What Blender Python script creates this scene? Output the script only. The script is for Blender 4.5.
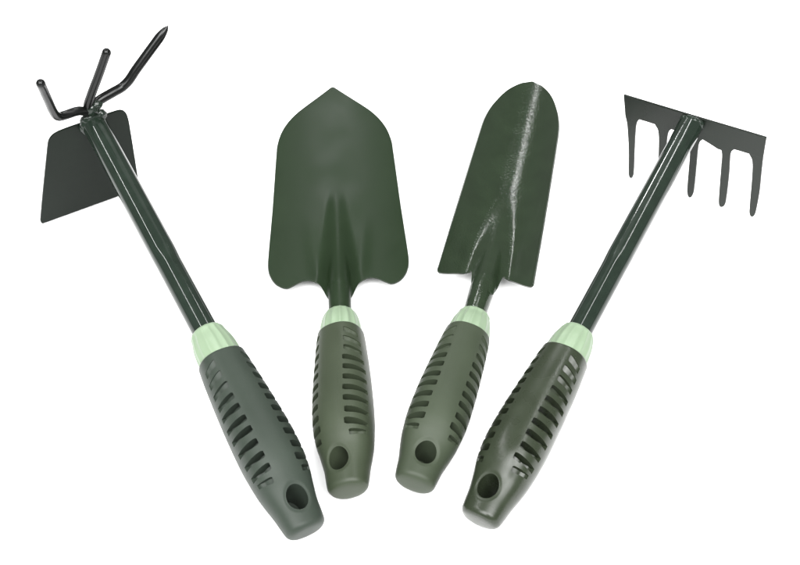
import bpy, bmesh, math, random
from math import sin, cos, pi, radians
from mathutils import Vector, Matrix, noise
from mathutils.geometry import delaunay_2d_cdt

random.seed(7)
for o in list(bpy.data.objects):
    bpy.data.objects.remove(o)
scene = bpy.context.scene
COL = scene.collection
MM = 0.001

# ------------------------------------------------------------------ camera, world, lamps, exposure
ELEV, DIST = radians(48), 0.75
cam_data = bpy.data.cameras.new('camera')
cam_data.lens = 50.0
cam_data.sensor_width = 36.0
cam_data.clip_start = 0.01
cam_data.clip_end = 100
cam = bpy.data.objects.new('camera', cam_data)
COL.objects.link(cam)
cam.location = (0, -DIST * cos(ELEV), DIST * sin(ELEV))
cam.rotation_euler = (pi / 2 - ELEV, 0, 0)
scene.camera = cam

world = bpy.data.worlds.new('World')
scene.world = world
world.use_nodes = True
bg = world.node_tree.nodes['Background']
bg.inputs[0].default_value = (1.0, 1.0, 0.99, 1)
bg.inputs[1].default_value = 0.38


def area(name, loc, target, sx, sy, radiance, color=(1, 1, 1)):
    d = bpy.data.lights.new(name, 'AREA')
    d.shape = 'RECTANGLE'
    d.size, d.size_y = sx, sy
    d.energy = radiance * pi * sx * sy
    d.color = color
    o = bpy.data.objects.new(name, d)
    COL.objects.link(o)
    o.location = loc
    o.rotation_euler = (Vector(target) - Vector(loc)).to_track_quat('-Z', 'Y').to_euler()
    return o


area('softbox', (-0.62, -0.95, 1.35), (0, 0, 0), 0.9, 0.9, 13.0)
area('softbox', (0.62, -0.95, 1.35), (0, 0, 0), 0.9, 0.9, 13.0)
area('softbox', (0, -0.75, 1.75), (0, 0, 0), 1.2, 0.9, 11.0)



def strip(loc, length, width, radiance):
    d = bpy.data.lights.new('tube_lamp', 'AREA')
    d.shape = 'RECTANGLE'
    d.size, d.size_y = width, length
    d.energy = radiance * pi * length * width
    o = bpy.data.objects.new('tube_lamp', d)
    COL.objects.link(o)
    o.location = loc
    x, y, z = loc
    o.rotation_euler = (0, math.atan2(x, z), 0)
    return o


strip((-0.62, 0.12, 0.95), 0.85, 0.028, 60)
strip((0.33, 0.30, 1.10), 1.1, 0.028, 55)

# a third tube, added just to lay the long speckled streak on the scoop
strip((-0.15, 1.20, 1.15), 0.30, 0.04, 130)
area('sheen_panel', (-0.06, 1.35, 1.45), (0, 0.05, 0), 0.55, 0.9, 0.75)  # weak overhead panel added for the sheen down the middle of the blades

vs = scene.view_settings
vs.view_transform = 'Standard'
vs.look = 'None'
vs.exposure = 0.0
vs.gamma = 1.0
scene.cycles.max_bounces = 8


# ------------------------------------------------------------------ materials
def material(name, color, rough, spec=0.5, bump_scale=900, bump=0.1, bump_dist=0.0002,
             vary=0.12, vary_scale=60, rough_vary=0.06, coat=0.0):
    m = bpy.data.materials.new(name)
    m.use_nodes = True
    nt = m.node_tree
    N, L = nt.nodes, nt.links
    b = N['Principled BSDF']
    tc = N.new('ShaderNodeTexCoord')
    n1 = N.new('ShaderNodeTexNoise')
    n1.inputs['Scale'].default_value = vary_scale
    n1.inputs['Detail'].default_value = 5
    L.new(tc.outputs['Object'], n1.inputs['Vector'])
    mr = N.new('ShaderNodeMapRange')
    mr.inputs['From Min'].default_value = 0.3
    mr.inputs['From Max'].default_value = 0.7
    mr.inputs['To Min'].default_value = 1 - vary
    mr.inputs['To Max'].default_value = 1 + vary
    L.new(n1.outputs['Fac'], mr.inputs['Value'])
    mul = N.new('ShaderNodeVectorMath')
    mul.operation = 'SCALE'
    mul.inputs[0].default_value = color
    L.new(mr.outputs['Result'], mul.inputs['Scale'])
    L.new(mul.outputs['Vector'], b.inputs['Base Color'])
    mr2 = N.new('ShaderNodeMapRange')
    mr2.inputs['From Min'].default_value = 0.3
    mr2.inputs['From Max'].default_value = 0.7
    mr2.inputs['To Min'].default_value = max(0.03, rough - rough_vary)
    mr2.inputs['To Max'].default_value = rough + rough_vary
    L.new(n1.outputs['Fac'], mr2.inputs['Value'])
    L.new(mr2.outputs['Result'], b.inputs['Roughness'])
    b.inputs['Specular IOR Level'].default_value = spec
    b.inputs['Coat Weight'].default_value = coat
    b.inputs['Coat Roughness'].default_value = 0.08
    n2 = N.new('ShaderNodeTexNoise')
    n2.inputs['Scale'].default_value = bump_scale
    n2.inputs['Detail'].default_value = 3
    L.new(tc.outputs['Object'], n2.inputs['Vector'])
    bp = N.new('ShaderNodeBump')
    bp.inputs['Strength'].default_value = bump
    bp.inputs['Distance'].default_value = bump_dist
    L.new(n2.outputs['Fac'], bp.inputs['Height'])
    L.new(bp.outputs['Normal'], b.inputs['Normal'])
    return m


M = {}
M['floor'] = material('white_surface', (0.93, 0.93, 0.93), 0.7, spec=0.1, vary=0.01, rough_vary=0.02, bump=0.02)
M['paint'] = material('green_gloss_paint', (0.0092, 0.0148, 0.0106), 0.10, spec=0.31, bump_scale=420, bump=0.06, rough_vary=0.05, vary_scale=120)
M['paint_trowel'] = material('green_satin_paint', (0.0084, 0.0162, 0.0068), 0.38, spec=0.16, bump_scale=700, bump=0.08, vary=0.06, vary_scale=35)
M['paint_scoop'] = material('green_speckled_paint', (0.0114, 0.019, 0.0096), 0.13, spec=0.38, bump_scale=680, bump=0.85, bump_dist=0.0002, rough_vary=0.03)
M['paint_hoe'] = material('grey_green_paint', (0.004, 0.0066, 0.0045), 0.36, spec=0.14, bump_scale=700, bump=0.08, vary=0.16, vary_scale=22, rough_vary=0.1)
M['iron'] = material('black_green_paint', (0.0026, 0.0031, 0.0028), 0.25, spec=0.25, bump_scale=700, bump=0.1)
M['iron_rake'] = material('charcoal_paint', (0.0052, 0.0079, 0.0054), 0.30, spec=0.32, bump_scale=700, bump=0.1, vary=0.16, vary_scale=25, rough_vary=0.1)
M['rubber_slate'] = material('slate_rubber', (0.022, 0.0292, 0.0225), 0.48, spec=0.18, bump_scale=1500, bump=0.12, vary=0.08, vary_scale=40)
M['rubber_olive'] = material('olive_rubber', (0.0269, 0.0347, 0.0208), 0.45, spec=0.2, bump_scale=1500, bump=0.12, vary=0.08, vary_scale=40)
M['rubber_moss'] = material('moss_rubber', (0.029, 0.0375, 0.0234), 0.48, spec=0.18, bump_scale=1500, bump=0.12, vary=0.08, vary_scale=40)
M['rubber_dark'] = material('dark_olive_rubber', (0.0165, 0.0217, 0.0126), 0.28, spec=0.28, bump_scale=1300, bump=0.1, vary=0.08, vary_scale=60, rough_vary=0.06)
M['collar'] = material('pale_green_plastic', (0.154, 0.209, 0.1375), 0.4, spec=0.35, bump_scale=900, bump=0.05, vary=0.04, vary_scale=50)


# ------------------------------------------------------------------ helpers
def link(name, mesh, mat, parent=None):
    o = bpy.data.objects.new(name, mesh)
    COL.objects.link(o)
    if mat is not None:
        if not mesh.materials:
            mesh.materials.append(mat)
        o.material_slots[0].link = 'OBJECT'
        o.material_slots[0].material = mat
    if parent is not None:
        o.parent = parent
    return o


def mesh_from(name, verts, faces, smooth=True):
    me = bpy.data.meshes.new(name)
    me.from_pydata([tuple(c * MM for c in v) for v in verts], [], faces)
    me.update()
    bm = bmesh.new()
    bm.from_mesh(me)
    bmesh.ops.remove_doubles(bm, verts=bm.verts, dist=1e-7)
    bmesh.ops.recalc_face_normals(bm, faces=bm.faces)
    bm.to_mesh(me)
    bm.free()
    if smooth:
        me.polygons.foreach_set('use_smooth', [True] * len(me.polygons))
    return me


def thing(name, label, cat, B, x, a, z):
    o = bpy.data.objects.new(name, None)
    o.empty_display_size = 0.02
    COL.objects.link(o)
    m = Matrix((x, a, z)).transposed().to_4x4()
    m.translation = Vector(B)
    o.matrix_world = m
    o['label'] = label
    o['category'] = cat
    return o


def sstep(t):
    t = max(0.0, min(1.0, t))
    return t * t * (3 - 2 * t)


def interp(x, pts):
    """smooth interpolation through (x, y) knots (monotone cubic-like Catmull)"""
    n = len(pts)
    if x <= pts[0][0]:
        return pts[0][1]
    if x >= pts[-1][0]:
        return pts[-1][1]
    for i in range(n - 1):
        if pts[i][0] <= x <= pts[i + 1][0]:
            break
    x0, y0 = pts[i]
    x1, y1 = pts[i + 1]
    def slope(k):
        if k == 0:
            return (pts[1][1] - pts[0][1]) / (pts[1][0] - pts[0][0])
        if k == n - 1:
            return (pts[-1][1] - pts[-2][1]) / (pts[-1][0] - pts[-2][0])
        return (pts[k + 1][1] - pts[k - 1][1]) / (pts[k + 1][0] - pts[k - 1][0])
    h = x1 - x0
    t = (x - x0) / h
    m0, m1 = slope(i) * h, slope(i + 1) * h
    return ((2 * t**3 - 3 * t**2 + 1) * y0 + (t**3 - 2 * t**2 + t) * m0 + (-2 * t**3 + 3 * t**2) * y1 + (t**3 - t**2) * m1)


def catmull(pts, n=6):
    pts = [Vector(p) for p in pts]
    out = []
    for i in range(len(pts) - 1):
        p0 = pts[max(0, i - 1)]
        p1, p2 = pts[i], pts[i + 1]
        p3 = pts[min(len(pts) - 1, i + 2)]
        # centripetal-ish tangents limited by the segment so close points stay tidy
        d = (p2 - p1).length
        t1 = (p2 - p0)
        t2 = (p3 - p1)
        t1 = t1.normalized() * d if t1.length > 0 else t1
        t2 = t2.normalized() * d if t2.length > 0 else t2
        for k in range(n):
            t = k / n
            out.append((2*t**3-3*t**2+1)*p1 + (t**3-2*t**2+t)*t1 + (-2*t**3+3*t**2)*p2 + (t**3-t**2)*t2)
    out.append(pts[-1])
    return out


def tube(path, radii, seg=28, tip='round', start='flat', flat=None):
    """verts/faces of a tube along path (mm); flat(i) -> (sx, sz, exponent) of the section"""
    path = [Vector(p) for p in path]
    n = len(path)
    verts, faces = [], []
    tang = []
    for i in range(n):
        t = path[min(n - 1, i + 1)] - path[max(0, i - 1)]
        tang.append(t.normalized())
    ref = Vector((0, 0, 1)) if abs(tang[0].z) < 0.9 else Vector((0, 1, 0))
    u = (ref - tang[0] * ref.dot(tang[0])).normalized()
    rings = []
    for i in range(n):
        t = tang[i]
        u = (u - t * u.dot(t)).normalized()
        w = t.cross(u)
        sx, sz, ex = flat(i) if flat else (1, 1, 2)
        ring = []
        for k in range(seg):
            an = 2 * pi * k / seg
            c, s = cos(an), sin(an)
            c = math.copysign(abs(c) ** (2 / ex), c)
            s = math.copysign(abs(s) ** (2 / ex), s)
            ring.append(path[i] + u * (c * radii[i] * sz) + w * (s * radii[i] * sx))
        rings.append(ring)
    def cap(ring, centre, direction, r, kind):
        out = []
        if kind == 'round':
            for j in range(1, 6):
                f = cos(j / 6 * pi / 2)
                out.append([centre + (p - centre) * f + direction * r * sin(j / 6 * pi / 2) for p in ring])
            return out, centre + direction * r
        b = min(0.6, r * 0.3)
        out.append([centre + (p - centre) * (1 - b / r * 0.3) + direction * b * 0.7 for p in ring])
        out.append([centre + (p - centre) * (1 - b / r) + direction * b for p in ring])
        return out, centre + direction * b
    e, etip = cap(rings[-1], path[-1], tang[-1], radii[-1], tip)
    s_, stip = cap(rings[0], path[0], -tang[0], radii[0], start)
    rings = list(reversed(s_)) + rings + e
    for r in rings:
        verts += r
    R = len(rings)
    for i in range(R - 1):
        for k in range(seg):
            a, b = i * seg + k, i * seg + (k + 1) % seg
            faces.append((a, b, b + seg, a + seg))
    verts += [stip, etip]
    for k in range(seg):
        faces.append((len(verts) - 2, (k + 1) % seg, k))
        faces.append((len(verts) - 1, (R - 1) * seg + k, (R - 1) * seg + (k + 1) % seg))
    return [tuple(v) for v in verts], faces


def plate(name, poly, org, X, H, thick, open_edges=(), bev=0.35, z_of=None):
    """a flat plate: polygon (x, h) in the plane (X, H) at org, thickness behind it; open_edges get no bevel"""
    X, H, org = Vector(X), Vector(H), Vector(org)
    N = X.cross(H).normalized()
    if N.y < 0:
        N = -N
    bm = bmesh.new()
    f = [bm.verts.new((org + X * p[0] + H * p[1])) for p in poly]
    b = [bm.verts.new((org + X * p[0] + H * p[1] + N * thick)) for p in poly]
    bm.faces.new(f)
    bm.faces.new(list(reversed(b)))
    n = len(poly)
    keep = []
    for i in range(n):
        j = (i + 1) % n
        bm.faces.new((f[i], b[i], b[j], f[j]))
        if i not in open_edges:
            keep.append((f[i], f[j]))
            keep.append((b[i], b[j]))
    bmesh.ops.recalc_face_normals(bm, faces=bm.faces)
    edges = [bm.edges.get(k) for k in keep]
    if bev:
        bmesh.ops.bevel(bm, geom=edges, offset=bev, segments=2, affect='EDGES', profile=0.6)
    bmesh.ops.triangulate(bm, faces=[q for q in bm.faces if len(q.verts) > 4])
    bmesh.ops.scale(bm, vec=(MM, MM, MM), verts=bm.verts)
    me = bpy.data.meshes.new(name)
    bm.to_mesh(me)
    bm.free()
    return me


def blade_mesh(name, half, zf, x_off, thick, step):
    """a pressed sheet-metal blade: outline (right half, tip to neck) mirrored, surface height zf(x, y)"""
    r = catmull([Vector((p[0], p[1], 0)) for p in half], 5)
    out = [(p.x + x_off, p.y) for p in r] + [(-p.x + x_off, p.y) for p in reversed(r) if abs(p.x) > 1e-6]
    n = len(out)
    xs = [p[0] for p in out]
    ys = [p[1] for p in out]
    pts = [Vector(p) for p in out]
    def inside(x, y):
        c = False
        j = n - 1
        for i in range(n):
            if (ys[i] > y) != (ys[j] > y) and x < (xs[j] - xs[i]) * (y - ys[i]) / (ys[j] - ys[i]) + xs[i]:
                c = not c
            j = i
        return c
    row = 0
    y = min(ys) + step * 0.4
    segs = [(out[i], out[(i + 1) % n]) for i in range(n)]
    while y < max(ys):
        # crossings of this row
        cr = sorted((a[0] + (b[0] - a[0]) * (y - a[1]) / (b[1] - a[1])) for a, b in segs if (a[1] > y) != (b[1] > y))
        for k in range(0, len(cr) - 1, 2):
            lo, hi = cr[k] + step * 0.45, cr[k + 1] - step * 0.45
            x = math.floor(lo / step) * step + (row % 2) * step / 2
            while x < hi:
                if x > lo:
                    pts.append(Vector((x, y)))
                x += step
        y += step * 0.87
        row += 1
    edges = [(i, (i + 1) % n) for i in range(n)]
    v2, e2, f2, *_ = delaunay_2d_cdt(pts, edges, [], 1, 1e-5)
    verts = [(v.x, v.y, zf(v.x, v.y)) for v in v2]
    me = mesh_from(name, verts, [tuple(f) for f in f2])
    bm = bmesh.new()
    bm.from_mesh(me)
    if sum(f.normal.z for f in bm.faces) < 0:
        bmesh.ops.reverse_faces(bm, faces=bm.faces)
    bm.to_mesh(me)
    bm.free()
    return me


def thicken(o, t):
    sol = o.modifiers.new('thickness', 'SOLIDIFY')
    sol.thickness = t * MM
    sol.offset = -1
    dg = bpy.context.evaluated_depsgraph_get()
    me = bpy.data.meshes.new_from_object(o.evaluated_get(dg))
    mat = o.material_slots[0].material
    o.modifiers.clear()
    o.data = me
    me.name = o.name
    me.set_sharp_from_angle(angle=radians(45))
    o.material_slots[0].link = 'OBJECT'
    o.material_slots[0].material = mat


# ------------------------------------------------------------------ the setting: one white surface
fl = mesh_from('floor', [(-4000, -4000, 0), (4000, -4000, 0), (4000, 4000, 0), (-4000, 4000, 0)], [(0, 1, 2, 3)], False)
floor = link('floor', fl, M['floor'])
floor['kind'] = 'structure'

# ------------------------------------------------------------------ the grip all four tools share
GL = 112.0
W_K = [(0, 11.3), (6, 12.3), (14, 13.3), (22, 15.1), (30, 16.8), (42, 18.0), (56, 18.1), (75, 17.3), (92, 16.2), (104, 15.2), (112, 14.3)]
T_K = [(0, 6.8), (8, 7.9), (16, 9.0), (24, 10.8), (31, 14.0), (38, 16.2), (48, 17.2), (64, 17.2), (80, 16.4), (96, 15.3), (112, 14.0)]
B_K = [(0, -11.3), (10, -13.6), (25, -15.8), (45, -16.8), (65, -16.8), (85, -15.9), (100, -14.8), (112, -13.8)]


def grip_mesh():
    NS, NT = 220, 180
    verts, faces = [], []
    svals = []
    for i in range(NS + 1):
        t = i / NS
        # denser at both ends for the rounding
        svals.append(GL * (0.5 - 0.5 * cos(pi * t)) * 0.25 + GL * t * 0.75)
    def surf(s, th):
        w, zt, zb = interp(s, W_K), interp(s, T_K), interp(s, B_K)
        c, sn = cos(th), sin(th)
        ex = 2 / 2.25
        x = w * math.copysign(abs(sn) ** ex, sn)
        zc = (zt + zb) / 2
        zh = (zt - zb) / 2
        z = zc + zh * math.copysign(abs(c) ** ex, c)
        # end rounding
        rb, rt = 3.4, 1.2
        f = 1.0
        if s < rb:
            q = 1 - s / rb
            f = 1 - (rb / w) * (1 - math.sqrt(max(0, 1 - q * q)))
        if s > GL - rt:
            q = 1 - (GL - s) / rt
            f = 1 - (rt / w) * (1 - math.sqrt(max(0, 1 - q * q)))
        x *= f
        z = zc + (z - zc) * f
        # a dished rim round the hanging hole
        hx, hy = x / 6.3, (s - 16.5) / 7.0
        hd = math.hypot(hx, hy)
        if hd < 1.5 and c > 0:
            z -= 0.7 * (1 - sstep((hd - 0.95) / 0.35))
        # hand-moulded unevenness
        nz = noise.noise(Vector((x * 0.06, s * 0.05, z * 0.06))) * 0.22
        return (x * (1 + nz / 20), s, z + nz * 0.3)
    for s in svals:
        for k in range(NT):
            verts.append(surf(s, 2 * pi * k / NT))
    for i in range(NS):
        for k in range(NT):
            a, b = i * NT + k, i * NT + (k + 1) % NT
            faces.append((a, a + NT, b + NT, b))
    # end faces
    for base, s in ((0, 0.0), (NS * NT, GL)):
        zc = (interp(s, T_K) + interp(s, B_K)) / 2
        prev = base
        rings = []
        for f, off in ((0.9, 0.12), (0.6, 0.3), (0.3, 0.36)):
            st = len(verts)
            sg = -1 if s == 0 else 0.0
            for k in range(NT):
                v = verts[base + k]
                verts.append((v[0] * f, v[1] + sg * off, zc + (v[2] - zc) * f))
            for k in range(NT):
                k2 = (k + 1) % NT
                faces.append((prev + k, prev + k2, st + k2, st + k) if s == 0 else (prev + k2, prev + k, st + k, st + k2))
            prev = st
        verts.append((0, s + (-0.4 if s == 0 else 0), zc))
        for k in range(NT):
            k2 = (k + 1) % NT
            faces.append((prev + k, prev + k2, len(verts) - 1) if s == 0 else (prev + k2, prev + k, len(verts) - 1))
    me = mesh_from('grip', verts, faces)
    # bore the deep oval hanging hole
    body = bpy.data.objects.new('grip_blank', me)
    COL.objects.link(body)
    cv, cf = [], []
    for zz, ex in ((-13.6, 0.0), (40, 0.0)):
        for k in range(72):
            an = 2 * pi * k / 72
            cv.append(((6.1 + ex) * cos(an), 16.5 + (6.9 + ex) * sin(an), zz))
    cf.append(tuple(range(71, -1, -1)))
    cf.append(tuple(range(72, 144)))
    for k in range(72):
        k2 = (k + 1) % 72
        cf.append((k, k2, 72 + k2, 72 + k))
    # the moulded finger slots on both flanks: deep and square near the hole, shallow crescents near the collar
    rng = random.Random(3)
    J = 16
    for side in (-1, 1):
        for k in range(11):
            s0 = 28.0 + 7.7 * k + (1.2 if k == 0 else 0) + rng.uniform(-0.4, 0.4)
            up = max(0.0, k - 5.5) / 4.5
            inner = 24 + 7 * up + (6 if k == 0 else 0) + rng.uniform(-1.2, 1.2)
            outer = 82 - 10 * up - (9 if k == 0 else 0) + rng.uniform(-2, 2)
            D = (3.2, 7.0, 8.0, 8.0, 8.0, 7.0, 6.0, 4.6, 3.4, 2.8, 2.3)[k]
            base = len(cv)
            for j in range(J + 1):
                u = j / J
                th = radians(inner + (outer - inner) * u)
                ctr = s0 - u * (0.5 + 3.0 * up) + (2.0 * u if k == 0 else 0)
                half = (2.1 + 0.15 * up) * (1.0 - 0.30 * sstep(u) * (1 - 0.4 * up)) * (0.8 if k == 0 else 1)
                half *= min(1.0, 0.72 + u * 4)
                dl = D * (1 - 0.6 * sstep((u - 0.6) / 0.4))
                dh = dl * (1 - 0.75 * sstep((up - 0.2) * 1.4))
                for ss, dd in ((ctr - half, -3.0), (ctr + half, -3.0), (ctr + half, dh), (ctr - half, dl)):
                    p = surf(ss, side * th)
                    zc = (interp(ss, T_K) + interp(ss, B_K)) / 2
                    r = math.hypot(p[0], p[2] - zc)
                    q = 1 - dd / r
                    cv.append((p[0] * q, ss, zc + (p[2] - zc) * q))
            for j in range(J):
                o = base + 4 * j
                for m_ in range(4):
                    m2 = (m_ + 1) % 4
                    cf.append((o + m_, o + m2, o + 4 + m2, o + 4 + m_))
            cf.append((base, base + 3, base + 2, base + 1))
            e_ = base + 4 * J
            cf.append((e_, e_ + 1, e_ + 2, e_ + 3))
    cut = bpy.data.objects.new('hole_cutter', mesh_from('hole_cutter', cv, cf, True))
    COL.objects.link(cut)
    md = body.modifiers.new('bore', 'BOOLEAN')
    md.operation = 'DIFFERENCE'
    md.solver = 'EXACT'
    md.object = cut
    dg = bpy.context.evaluated_depsgraph_get()
    out = bpy.data.meshes.new_from_object(body.evaluated_get(dg))
    out.name = 'grip'
    bpy.data.objects.remove(cut)
    bpy.data.objects.remove(body)
    out.set_sharp_from_angle(angle=radians(38))
    return out


GRIP = grip_mesh()


def collar_mesh(length, top_r, seed):
    """faceted pale ferrule between grip and shaft"""
    NT, NS = 120, 40
    rng = random.Random(seed)
    prof = [(-3, 13.4), (0, 13.6), (length * 0.25, 13.4), (length * 0.5, 12.7), (length * 0.75, 11.3), (length * 0.92, top_r + 1.9), (length, top_r + 0.4)]
    verts, faces = [], []
    nf = 16
    amp = [rng.uniform(0.5, 1.1) for _ in range(nf)]
    for i in range(NS + 1):
        t = i / NS
        s = -3 + (length + 3) * t
        r0 = interp(s, prof)
        if s > length - 1.2:
            r0 -= 0.7 * ((s - length + 1.2) / 1.2) ** 2
        fl_ = sstep(t / 0.15) * (1 - 0.75 * sstep((t - 0.8) / 0.2))
        for k in range(NT):
            th = 2 * pi * k / NT
            ph = th / (2 * pi) * nf
            q = ph - math.floor(ph) - 0.5
            r = r0 - fl_ * 0.8 * (0.25 - q * q) * 4 * amp[int(ph) % nf]
            verts.append((r * sin(th), s, r * cos(th)))
    for i in range(NS):
        for k in range(NT):
            a, b = i * NT + k, i * NT + (k + 1) % NT
            faces.append((a, a + NT, b + NT, b))
    st = len(verts)
    for k in range(NT):
        v = verts[NS * NT + k]
        verts.append((v[0] * 0.5, v[1], v[2] * 0.5))
    for k in range(NT):
        k2 = (k + 1) % NT
        faces.append((NS * NT + k2, NS * NT + k, st + k, st + k2))
    return mesh_from('collar', verts, faces)


def add_handle(root, rubber, roll, collar_len, shaft_r, seed, y0=0.0, scale=1.0, lean=0.0):
    g = link('grip', GRIP, rubber, root)
    g.location = (GL * scale * math.tan(radians(lean)) * MM, y0 * MM, 0)
    g.rotation_euler = (0, radians(roll), radians(lean))
    g.scale = (1, scale, 1)
    c = link('collar', collar_mesh(collar_len, shaft_r + 0.5, seed), M['collar'], root)
    c.location = (0, (y0 + GL * scale) * MM, 0)
    c.rotation_euler = (0, radians(roll + seed * 13), 0)
    return g, c


def shaft_mesh(y0, y1, r, kink, seed, end_flat=None):
    """painted steel tube; past the kink the section is pressed slightly square, as the tube's seam shows"""
    n = int((y1 - y0) / 1.5)
    path, rad, fl_ = [], [], []
    for i in range(n + 1):
        y = y0 + (y1 - y0) * i / n
        k = sstep((y - kink) / 14.0)
        k2 = sstep((y - (y1 - 26)) / 26)
        path.append((0, y, 0))
        wob = noise.noise(Vector((y * 0.03, seed, 0))) * 0.06
        rad.append(r + wob)
        fl_.append((1 + 0.025 * k + 0.05 * k2, 1 - 0.025 * k + 0.02 * k2, 2 + 0.42 * k * (1 - 0.5 * k2)))
    return mesh_from('shaft', *tube(path, rad, 48, 'flat', 'flat', lambda i: fl_[i]))


def lump(name, parts):
    """an irregular weld bead: a union of noisy blobs"""
    bm = bmesh.new()
    for (cx, cy, cz, rx, ry, rz) in parts:
        r = bmesh.ops.create_icosphere(bm, subdivisions=4, radius=1.0)
        for v in r['verts']:
            d = 1 + 0.13 * noise.noise(v.co * 2.3 + Vector((cx, cy, cz))) + 0.05 * noise.noise(v.co * 6 + Vector((cz, cx, cy)))
            v.co = Vector((cx + v.co.x * rx * d, cy + v.co.y * ry * d, cz + v.co.z * rz * d)) * MM
    for f in bm.faces:
        f.smooth = True
    me = bpy.data.meshes.new(name)
    bm.to_mesh(me)
    bm.free()
    return me


# ------------------------------------------------------------------ 1. hoe with three-pronged fork
hoe = thing('hoe_fork', 'long green two-headed tool with a flat hoe blade below and three upturned prongs', 'hoe',
            (-0.04995, -0.19145, 0.014), (0.86298, 0.50458, -0.02574), (-0.49219, 0.85111, 0.18264), (0.11406, -0.14494, 0.98284))
add_handle(hoe, M['rubber_slate'], 9, 22, 8.0, 1, scale=1.055, y0=-3, lean=-1.0)
link('shaft', shaft_mesh(128, 318, 8.0, 190, 1), M['paint'], hoe)
al = radians(102)
HY = 320.8
HX, HH = (1, 0, 0), (0, cos(al), -sin(al))
poly = [(-12.4, -0.4), (2.9, -0.9), (16.7, -1.3), (20.8, -0.7), (23.2, 1.6), (24.2, 5.5), (24.4, 12), (22.4, 60.9), (21.7, 69.3), (20.9, 70.2),
        (3.2, 70.5), (-48.6, 71.5), (-50.6, 71.4), (-51.3, 70.4), (-51.2, 67.7), (-33.2, 10), (-31.4, 5.4), (-28.8, 2.4), (-25.2, 0.7), (-20, 0)]
poly = [(p.x, p.y) for p in catmull([Vector((a, b, 0)) for a, b in poly + poly[:1]], 3)][:-1]
link('blade', plate('blade', poly, (0, HY, 0), HX, HH, 1.8, bev=0.4), M['paint_hoe'], hoe)


def up(x, u, be, dy=0.0):
    b = radians(be)
    return (x, HY + u * cos(b) + dy, u * sin(b))


for pts, kind in (([up(0, 5, 90), up(-1.5, 14, 90), up(1.5, 23, 90), up(9, 40, 90), up(16.3, 57.5, 90)], 'round'),
                  ([up(0, 8, 95), up(-8, 15.5, 97), up(-18, 17.5, 101), up(-22.4, 19.5, 103), up(-25.2, 27, 105), up(-28.5, 48, 105), up(-31.6, 69, 105)], 'round'),
                  ([up(0, 11, 88), up(7, 15, 83), up(17.5, 17, 78), up(24.5, 18.2, 75), up(30, 21.5, 75), up(36, 27.5, 75), up(50, 40.3, 75), up(63.5, 52.6, 75)], 'point')):
    path = catmull(pts, 7)
    m = len(path)
    rad = [3.1 - 0.2 * i / m for i in range(m)]
    if kind == 'point':
        L_ = [0.0]
        for i in range(1, m):
            L_.append(L_[-1] + (path[i] - path[i - 1]).length)
        rad = [3.3 if L_[-1] - l > 9 else 0.35 + 2.95 * math.sqrt(max(0, (L_[-1] - l) / 9)) for l in L_]
    link('prong', mesh_from('prong', *tube([tuple(p) for p in path], rad, 24, 'round', 'round')), M['iron'], hoe)
link('weld_joint', lump('weld_joint', [(0, 318.5, 4.5, 8.6, 4.2, 6.0), (0.5, 320, 11, 5.6, 4.2, 6.2), (-4.5, 317.5, -0.5, 6.0, 4.0, 7.5),
                                       (4.8, 320.5, 14.5, 4.0, 3.4, 3.2), (5.2, 318.3, 6, 4.6, 3.6, 4.6)]), M['paint'], hoe)

# ------------------------------------------------------------------ 2. broad trowel
trowel = thing('garden_trowel', 'broad satin green trowel with a pointed wide blade and lobed shoulders', 'trowel',
               (-0.03025, -0.17173, 0.017), (0.99813, 0.06105, 0.0), (-0.06105, 0.99813, 0.0), (0, 0, 1))
add_handle(trowel, M['rubber_olive'], -26, 18, 7.3, 2)


def smax(a, b, k):
    h = max(k - abs(a - b), 0.0) / k
    return max(a, b) + h * h * k * 0.25


def socket(z, x, c, r):
    # upper half of the tube running on into the sheet, with a fillet each side
    if abs(x) >= r:
        return z
    return smax(z, c + math.sqrt(r * r - x * x) * 1.0, 4.0)


def neck_c(y):
    return -0.4 * sstep((y - 138) / 12) - 11.5 * sstep((y - 142) / 78)


def neck_r(y):
    return 7.3 - 3.2 * sstep((y - 146) / 70)


def trowel_z(x, y):
    z = -6 + 8 * max(0, (y - 152) / 208) ** 2 + 5 * (x / 44) ** 2
    t = max(0, min(1, (y - 146) / 106))
    w = 17.5 - 10.5 * t
    z += 9.4 * (1 - sstep(t) * 0.4 - t * 0.6) * (0.5 + 0.5 * cos(pi * min(1, abs(x) / w)))
    # shallow pressed furrows either side of the socket
    z = socket(z, x, neck_c(y) - 0.8 + 1.05 * sstep((y - 141) / 14), neck_r(y))
    k2 = sstep((y - 160) / 14) * (1 - sstep((y - 178) / 50))
    z -= 0.9 * k2 * math.exp(-((abs(x) - 13 - (y - 160) * 0.10) / 5) ** 2)
    return z


half = [(0, 359.3), (1.8, 358.2), (24.6, 333.2), (33.0, 320.8), (38.6, 308), (41.7, 294.5), (42.4, 284), (44.5, 228.5), (46.5, 186), (46.7, 174.2),
        (45.6, 167.4), (42.4, 160.8), (38.0, 157.4), (34, 156.8), (29.9, 159.4), (24.4, 163.6), (19.9, 164.8), (16.2, 163.6), (13.0, 159.5), (10.6, 153), (8.6, 146), (6.4, 140)]
bl = link('blade', blade_mesh('blade', half, trowel_z, 0, 1.5, 1.2), M['paint_trowel'], trowel)
thicken(bl, 1.3)
path = [(0, 122 + 2 * i, neck_c(122 + 2 * i)) for i in range(22)]
link('shaft', mesh_from('shaft', *tube(path, [neck_r(122 + 2 * i) for i in range(22)], 48, 'round', 'flat')), M['paint_trowel'], trowel)

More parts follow.
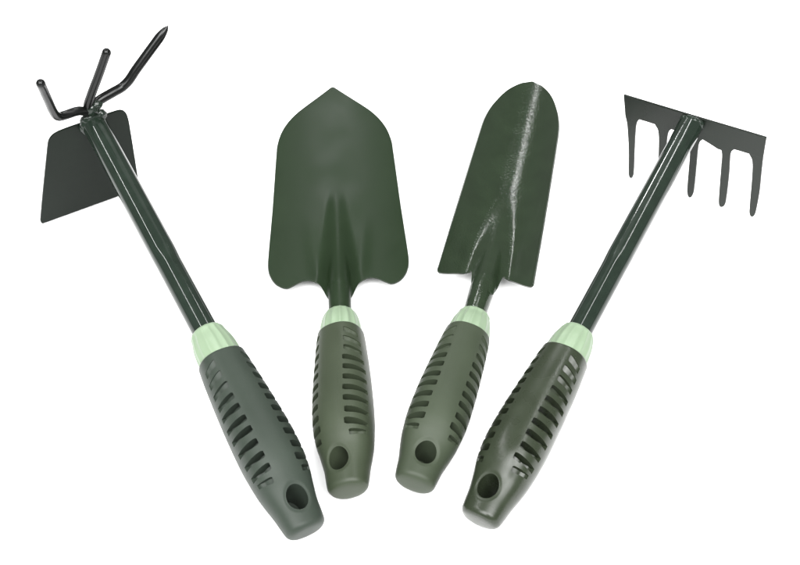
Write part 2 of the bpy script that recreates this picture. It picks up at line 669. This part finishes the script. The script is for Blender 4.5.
# ------------------------------------------------------------------ 3. narrow transplanting trowel
trans = thing('transplanting_trowel', 'narrow glossy green scoop trowel with a long shiny streak down its channelled blade', 'trowel',
              (0.00805, -0.16719, 0.017), (0.95229, -0.30518, 0.0), (0.30518, 0.95229, 0.0), (0, 0, 1))
add_handle(trans, M['rubber_moss'], 12, 18, 8.0, 3)


def scoop_c(y):
    return -0.4 * sstep((y - 138) / 12) - 11.0 * sstep((y - 142) / 84)


def scoop_r(y):
    return 7.6 + 0.5 * sstep((y - 130) / 20) - 3.6 * sstep((y - 150) / 75)


def scoop_z(x, y):
    z = -5 + 8 * max(0, y / 213) ** 2 + 12 * (x / 29) ** 2
    t = max(0, min(1, (y + 8) / 96))
    w = 19.0 - 11.0 * t
    z += 8.6 * (1 - sstep(t) * 0.5 - t * 0.5) * (0.5 + 0.5 * cos(pi * min(1, abs(x) / w)))
    z = socket(z, x - 0.3, scoop_c(y + 160) - 0.8 + 1.05 * sstep((y + 12) / 14), scoop_r(y + 160))
    # the crease pressed along the channel
    z -= 0.5 * math.exp(-((x - 1.0) / 9) ** 2) * sstep((y - 50) / 50)
    k2 = sstep((y + 4) / 14) * (1 - sstep((y - 20) / 55))
    z -= 1.0 * k2 * math.exp(-((abs(x) - 14.5) / 4.5) ** 2)
    return z


half = [(0, 212.8), (1.6, 212.2), (8.6, 207.2), (17, 193.8), (23.6, 174), (26.8, 158), (27.9, 144), (30, 58), (30.9, 1), (30.9, -3.2), (30.2, -4.7), (28.6, -4.6),
        (19, 3.5), (13, 8.2), (11, 8.4), (9.9, 4.5), (8.8, -4), (7.0, -13)]
bl = link('blade', blade_mesh('blade', half, scoop_z, 0.5, 1.5, 1.1), M['paint_scoop'], trans)
bl.location = (-1.5 * MM, 160 * MM, 0)
bl.rotation_euler = (0, 0, radians(5))
thicken(bl, 1.3)
path, rad = [], []
for i in range(22):
    y = 122 + 2 * i
    path.append((-0.6 - 1.0 * sstep((y - 125) / 40) - max(0, y - 160) * math.tan(radians(5)), y, scoop_c(y)))
    rad.append(scoop_r(y))
link('shaft', mesh_from('shaft', *tube(path, rad, 48, 'round', 'flat')), M['paint_scoop'], trans)

# ------------------------------------------------------------------ 4. five-tined hand rake
rake = thing('hand_rake', 'long green hand rake with five flat tines hanging from a straight bar', 'rake',
             (0.04266, -0.18834, 0.014), (0.86181, -0.50253, 0.06887), (0.48778, 0.85833, 0.15919), (-0.13911, -0.1036, 0.98484))
add_handle(rake, M['rubber_dark'], -9, 20, 7.7, 4, scale=1.035)
link('shaft', shaft_mesh(128, 320, 7.8, 186, 4), M['paint'], rake)
al = radians(102)
org = (0, 322.0, 0)
HH = (0, cos(al), -sin(al))
# each tine: left edge (root to tip), right edge (tip to root)
tines = [
    ([(-47.6, 9.2), (-45.3, 16.6), (-41.8, 37.4), (-39.4, 58.5), (-38.4, 61.0), (-37.2, 61.7)], [(-36.3, 60.7), (-35.9, 57), (-37.6, 36), (-38.7, 18.5), (-38.4, 12.5), (-36.9, 9.2)]),
    ([(-25.6, 9.6), (-22.6, 14.0), (-20.6, 25), (-17.2, 57), (-16.2, 61.3), (-14.9, 62.2)], [(-13.8, 60.8), (-13.4, 57), (-14.7, 30), (-15.3, 18.5), (-15.0, 12.8), (-13.4, 9.7)]),
    ([(-3.0, 10.2), (0.4, 14.4), (2.1, 23), (5.0, 57), (6.4, 61.8), (7.8, 62.8)], [(9.2, 61.2), (9.8, 56), (8.2, 32), (7.3, 19.5), (7.6, 13.8), (9.4, 10.7)]),
    ([(20.8, 15.0), (23.4, 15.6), (25.0, 26), (28.3, 57), (29.6, 61.8), (31.2, 62.6)], [(32.8, 61), (33.4, 57), (31.6, 32), (30.0, 19), (30.0, 14.4), (31.6, 11.4)]),
    ([(41.8, 11.6), (44.8, 16.2), (47.0, 28), (50.6, 58), (51.8, 61.9), (53.3, 62.8)], [(54.7, 61.2), (55.1, 57), (54.4, 40), (52.8, 25), (51.9, 16), (51.5, 11.6)]),
]
# bar outline: along the top, down the right end, back along the underside through every root
bar = [(-50.5, -6.8), (-2, -5.6), (50.6, -4.6)]
opens = []
for L_, R_ in reversed(tines):
    bar.append(R_[-1])
    opens.append(len(bar) - 1)
    bar.append(L_[0])
tine_org = tuple(Vector(org) + Vector((0, sin(al), cos(al))) * 0.05)
head = link('rake_head', plate('rake_head', bar, org, HX, HH, 2.0, open_edges=opens, bev=0.35), M['iron_rake'], rake)
for L_, R_ in tines:
    a = catmull([Vector((p[0], p[1], 0)) for p in L_ + R_], 4)
    pl = [(p.x, p.y) for p in a]
    pl = [(pl[0][0] + 0.3, pl[0][1] - 3)] + pl + [(pl[-1][0] - 0.3, pl[-1][1] - 3)]
    link('tine', plate('tine', pl, tine_org, HX, HH, 1.9, open_edges=(len(pl) - 1,), bev=0.35), M['iron_rake'], head)
link('weld_joint', lump('weld_joint', [(0, 319.8, 5.6, 6.2, 2.6, 2.6), (-4.5, 320, 3, 3.6, 2.4, 4.2), (5.5, 320, 2.5, 3.6, 2.4, 4.6)]), M['paint'], rake)
